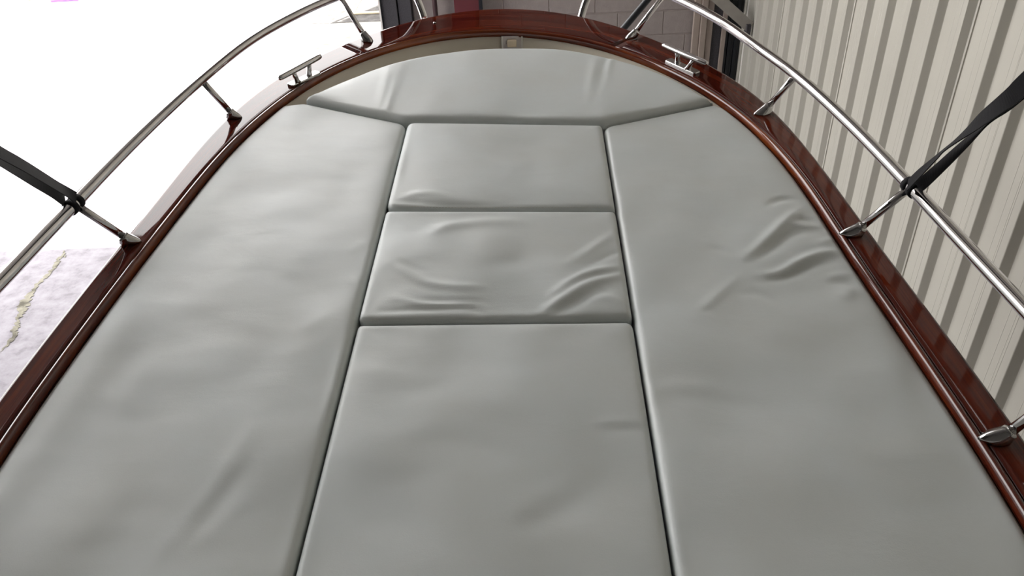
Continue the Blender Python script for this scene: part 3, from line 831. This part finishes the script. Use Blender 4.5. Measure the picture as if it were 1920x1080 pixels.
rng = np.random.RandomState(11)
WAVES = []
for _ in range(26):
    lam = rng.uniform(0.07, 0.45); ang = rng.uniform(0, math.pi); WAVES.append((2*math.pi/lam*math.cos(ang), 2*math.pi/lam*math.sin(ang), rng.uniform(0, 6.28), lam*0.0016))
def undulate(X, Y, seed, amt):
    Z = np.zeros_like(X)
    for (a, b, p, w) in WAVES:
        Z += w*np.sin(a*X+b*Y+p+seed + 1.3*np.sin(0.35*(b*X-a*Y)+seed*2))
    return Z*amt

def cushion(name, key, sides, rad, ztop, thick, label, res=0.008, er=0.016, puff=0.006, amt=1.0, seed=0.0, smoothed=None, tilt=None):
    S = round_corners(sides, rad)
    Lh = np.linalg.norm(np.diff(S[0], axis=0), axis=1).sum(); Lv = np.linalg.norm(np.diff(S[1], axis=0), axis=1).sum()
    Lh2 = np.linalg.norm(np.diff(S[2], axis=0), axis=1).sum(); Lv2 = np.linalg.norm(np.diff(S[3], axis=0), axis=1).sum()
    Lu = max(Lh, Lh2); Lw = max(Lv, Lv2)
    u = cluster(int(Lu/res), Lu); w = cluster(int(Lw/res), max(Lw, 0.3))
    bot = resample(S[0], u); right = resample(S[1], w); topc = resample(S[2][::-1], u); left = resample(S[3][::-1], w)
    U, Wg = np.meshgrid(u, w)
    P = ((1-Wg)[..., None]*bot[None] + Wg[..., None]*topc[None] + (1-U)[..., None]*left[:, None] + U[..., None]*right[:, None]
         - ((1-U)*(1-Wg))[..., None]*bot[0] - (U*(1-Wg))[..., None]*bot[-1] - ((1-U)*Wg)[..., None]*topc[0] - (U*Wg)[..., None]*topc[-1])
    nv, nu = U.shape
    Q = P.reshape(-1, 2)
    loop = np.vstack([bot[:-1], right[:-1], topc[::-1][:-1], left[::-1][:-1]])
    # distance to the outline
    A = loop; Bq = np.roll(loop, -1, 0)-loop
    L2 = (Bq**2).sum(1)+1e-12
    D = np.empty(len(Q))
    for c0 in range(0, len(Q), 4000):
        q = Q[c0:c0+4000, None, :]-A[None]
        t = np.clip((q*Bq[None]).sum(2)/L2, 0, 1)
        dd = q-t[..., None]*Bq[None]
        D[c0:c0+4000] = np.sqrt((dd**2).sum(2).min(1))
    rr = np.clip(er-D, 0, er)
    Z = -er*0.9 + 0.9*np.sqrt(np.maximum(er*er-rr*rr, 0))
    Z += puff*(1-np.exp(-D/0.07))
    fade = 1-np.exp(-(D/0.020)**2)
    Z += undulate(Q[:, 0], Q[:, 1], seed, amt)*fade
    for (ck, pts, wd, amp) in FOLDS:
        if ck != key: continue
        C = catmull(pts, 8); Cn = len(C)
        q = Q[:, None, :]-C[None, :-1]
        e = C[1:]-C[:-1]; t = np.clip((q*e[None]).sum(2)/((e**2).sum(1)+1e-12), 0, 1)
        dd = ((q-t[..., None]*e[None])**2).sum(2)
        j = dd.argmin(1); dist = np.sqrt(dd[np.arange(len(Q)), j]); par = (j+t[np.arange(len(Q)), j])/(Cn-1)
        taper = np.clip(np.sin(np.pi*np.clip(par, 0.03, 0.97)), 0, 1)**0.6
        Z += {'l': 0.45, 'c3': 0.7, 'b': 2.3}.get(key, 1.35)*amp*taper*np.exp(-(dist/wd)**2)*np.clip(D/0.012, 0, 1)
    if tilt is not None:
        Z += tilt[0]*(Q[:, 0]-Q[:, 0].mean()) + tilt[1]*(Q[:, 1]-Q[:, 1].mean())
    cen = np.array([Q[:, 0].mean(), Q[:, 1].mean()])
    V = [(q[0]-cen[0], q[1]-cen[1], z) for q, z in zip(Q, Z)]
    F = []
    I = np.arange(nu*nv).reshape(nv, nu)
    F = np.stack([I[:-1, :-1], I[:-1, 1:], I[1:, 1:], I[1:, :-1]], -1).reshape(-1, 4).tolist()
    ring = list(I[0, :-1]) + list(I[:-1, -1]) + list(I[-1, :0:-1]) + list(I[:0:-1, 0])
    cur = ring
    Rq = Q[ring]; inn = cen-Rq; inn /= (np.linalg.norm(inn, axis=1)[:, None]+1e-9)
    tz = Z[ring]
    for dz, ins in ((-0.002, 0.0), (-(thick-er)*0.5, -0.0008), (-(thick-er)*0.93, 0.0), (-(thick-er), 0.006)):
        k = len(V)
        for q, z, v_ in zip(Rq, tz, inn):
            pz = max(z+dz, -thick) if dz > -(thick-er)*0.9 else (-thick if ins else -thick+0.004)
            V.append((q[0]+v_[0]*ins-cen[0], q[1]+v_[1]*ins-cen[1], pz))
        m_ = len(cur)
        for a in range(m_):
            b = (a+1) % m_
            F.append([int(cur[a]), k+a, k+b, int(cur[b])])
        cur = list(range(k, k+m_))
    F.append([int(c) for c in cur][::-1])
    o = mesh_obj(name, V, F, M['vinyl'], None, True)
    # keep normals pointing outwards
    bm = bmesh.new(); bm.from_mesh(o.data); bmesh.ops.recalc_face_normals(bm, faces=bm.faces[:]); bm.to_mesh(o.data); bm.free()
    o.matrix_world = MB @ Matrix.Translation((cen[0], cen[1], ztop))
    tag(o, label, 'cushion', 'sunpad cushions on the foredeck')
    o['cx'] = float(cen[0]); o['cy'] = float(cen[1])
    return o, loop, cen, (Q, Z)

def stitch_row(o, cen, QZ, pts, pitch=0.008, ln=0.0046, w=0.0011):
    Q, Z = QZ
    P = resample(pts, max(2, int(np.linalg.norm(np.diff(pts, axis=0), axis=1).sum()/pitch)))
    g = Geo()
    for i in range(len(P)-1):
        a = P[i]; d = P[i+1]-a; d /= np.linalg.norm(d); nrm = np.array([-d[1], d[0]])
        j = ((Q-a)**2).sum(1).argmin(); z = Z[j]
        b = a+d*ln
        j2 = ((Q-b)**2).sum(1).argmin(); z2 = Z[j2]
        A = [a+nrm*w/2, a-nrm*w/2, b-nrm*w/2, b+nrm*w/2]
        zz = [z, z, z2, z2]
        vv = [(p[0]-cen[0], p[1]-cen[1], q+0.0002) for p, q in zip(A, zz)] + [(p[0]-cen[0], p[1]-cen[1], q+0.0010) for p, q in zip(A, zz)]
        g.add(vv, [(0, 1, 2, 3)[::-1], (4, 5, 6, 7), (0, 1, 5, 4), (1, 2, 6, 5), (2, 3, 7, 6), (3, 0, 4, 7)])
    s = g.obj('stitching', M['thread'], o); s['kind'] = 'stuff'
    return s

inn2 = inner - NRM*0.003
XL, XR = -0.395, 0.2165
G = 0.0022
BN = [np.array(p) for p in BOW_NEAR]
YE = 0.12
# left side cushion
iL = [i for i in range(N_//2) if YE < inn2[i][1] < 2.44]
ptsL = inn2[iL]
cornerL = BN[0] + np.array([0.0, -0.006])
s_out = np.vstack([cornerL, ptsL[::-1]])
s_near = [s_out[-1], (XL-G, YE)]
s_in = [(XL-G, YE), (XL-G, BN[1][1]-0.006)]
s_far = [(XL-G, BN[1][1]-0.006), cornerL]
oL, loopL, cL, qzL = cushion('sunpad_cushion', 'l', [s_near, s_in, s_far, s_out], (0.02, 0.03, 0.012, 0.02), 0.0, 0.083, 'long pale grey vinyl cushion along the left mahogany board', seed=0.3, puff=0.004, amt=0.75)
# right side cushion
iR = [i for i in range(N_//2, N_) if YE < inn2[i][1] < 2.37]
ptsR = inn2[iR]
cornerR = BN[4] + np.array([0.0, -0.006])
s_out = np.vstack([ptsR[::-1], cornerR])
s_far = [cornerR, (XR+G, BN[3][1]-0.006)]
s_in = [(XR+G, BN[3][1]-0.006), (XR+G, YE)]
s_near = [(XR+G, YE), s_out[0]]
oR, loopR, cR, qzR = cushion('sunpad_cushion', 'r', [s_near, s_out, s_far, s_in], (0.02, 0.012, 0.03, 0.02), 0.0, 0.083, 'long pale grey vinyl cushion on the right with folds beside the mahogany', seed=1.7, puff=0.004)
# centre cushions
def rect(x0, x1, y0a, y0b, y1a, y1b): return [[(x0, y0a), (x1, y0b)], [(x1, y0b), (x1, y1b)], [(x1, y1b), (x0, y1a)], [(x0, y1a), (x0, y0a)]]
c1, l1, cc1, qz1 = cushion('sunpad_cushion', 'c1', rect(XL+G, XR-G, 1.792, 1.772, BN[1][1]-0.006, BN[3][1]-0.006), (0.012, 0.012, 0.03, 0.035), 0.006, 0.089, 'smooth pale grey centre cushion just behind the curved bow cushion', seed=2.9, puff=0.006, tilt=(0.0, 0.004), er=0.016)
c2, l2, cc2, qz2 = cushion('sunpad_cushion', 'c2', rect(XL+G, XR-G, 1.338, 1.338, 1.786, 1.766), (0.012, 0.012, 0.016, 0.022), 0.002, 0.085, 'wrinkled pale grey middle cushion with folds in its lower right corner', seed=4.1, puff=0.007, er=0.014)
c3, l3, cc3, qz3 = cushion('sunpad_cushion', 'c3', rect(XL+G, XR-G, YE, YE, 1.333, 1.333), (0.02, 0.02, 0.014, 0.018), -0.004, 0.079, 'largest pale grey centre cushion nearest the viewer', seed=5.3, puff=0.006, er=0.014)
# bow cushion
far = catmull(BOW_FAR, 10)
near = np.array([BN[0]+np.array([0.002, 0.0]), BN[1], BN[2]+np.array([0, 0.001]), BN[3], BN[4]+np.array([-0.002, 0])])
sh = [near, [near[-1], far[-1]+np.array([0.002, 0])], far[::-1], [far[0], near[0]]]
cb, lb_, ccb, qzb = cushion('sunpad_cushion', 'b', sh, (0.006, 0.02, 0.02, 0.006), 0.016, 0.099, 'curved crescent pale grey cushion filling the bow', seed=6.6, puff=0.006, er=0.020)

# stitching rows
cut = np.array([i for i in iL if 0.9 < inn2[i][1] < 2.2])
stitch_row(oL, cL, qzL, inner[cut]-NRM[cut]*0.0065)
cut = np.array([i for i in iR if 0.6 < inn2[i][1] < 1.35])
stitch_row(oR, cR, qzR, inner[cut]-NRM[cut]*0.0065, w=0.0010)
stitch_row(c3, cc3, qz3, np.array([(XR-G-0.0035, 0.3), (XR-G-0.0035, 1.12)]), w=0.0010)
stitch_row(c1, cc1, qz1, np.array([(XL+0.07, 1.797), (XR-0.03, 1.779)]), w=0.0008)

# ================================================================== STRAPS
def strap(name, ribbons, lab, railP, at):
    e = empty(name); tag(e, lab, 'strap')
    for rb in ribbons:
        # run on straight to a ring in the ceiling
        a0, b0 = np.array(rb[-2][0]), np.array(rb[-2][1]); a1, b1 = np.array(rb[-1][0]), np.array(rb[-1][1])
        d = ((a1+b1)-(a0+b0))/2; h = (a1-b1)/2; c = (a1+b1)/2
        c2_ = c + d*((6.4-c[2])/d[2])
        rb = list(rb) + [(tuple(c+(c2_-c)*q+h), tuple(c+(c2_-c)*q-h)) for q in (0.33, 0.66, 1.0)]
        Lq = catmull([a for a, b in rb], 6); Rq = catmull([b for a, b in rb], 6)
        rings = []
        for i in range(len(Lq)):
            a, b = Lq[i], Rq[i]
            d = (Lq[min(i+1, len(Lq)-1)]-Lq[max(i-1, 0)]); nrm = np.cross(b-a, d); nrm /= np.linalg.norm(nrm)+1e-9
            h = nrm*0.0011
            rings.append([a-h, b-h, b+h, a+h])
        g = Geo(); g.loft(rings); g.obj('webbing', M['strap'], e)
    # the loop round the rail
    P = railP; j = np.linalg.norm(P-np.array(at), axis=1).argmin()
    tn = P[j+1]-P[j]; tn /= np.linalg.norm(tn)
    g = Geo()
    for offs in (-0.0165, 0.0085):
        rings = []
        c = P[j]+tn*offs
        u = np.cross(tn, (0, 0, 1.0)); u /= np.linalg.norm(u); w = np.cross(tn, u)
        hw = 0.0085
        for q, rad in ((-hw, 0.0148), (-hw*0.8, 0.0185), (hw*0.8, 0.0188), (hw, 0.0148)):
            ring = []
            for a in np.linspace(0, 2*math.pi, 24, endpoint=False):
                p = c + tn*q + (math.cos(a)*u+math.sin(a)*w)*rad
                pw = MB @ Vector(p); ring.append((pw.x, pw.y, pw.z))
            rings.append(ring)
        g.loft(rings, cap=False)
    g.obj('rail_loop', M['strap'], e, True)
strap('tie_strap', STRAP_R, 'black webbing strap looped on the rail by the corrugated wall', PR, STANCH_TOP_R)
strap('tie_strap', STRAP_L, 'black webbing strap looped on the left rail against the bright opening', PL, STANCH_TOP_L)
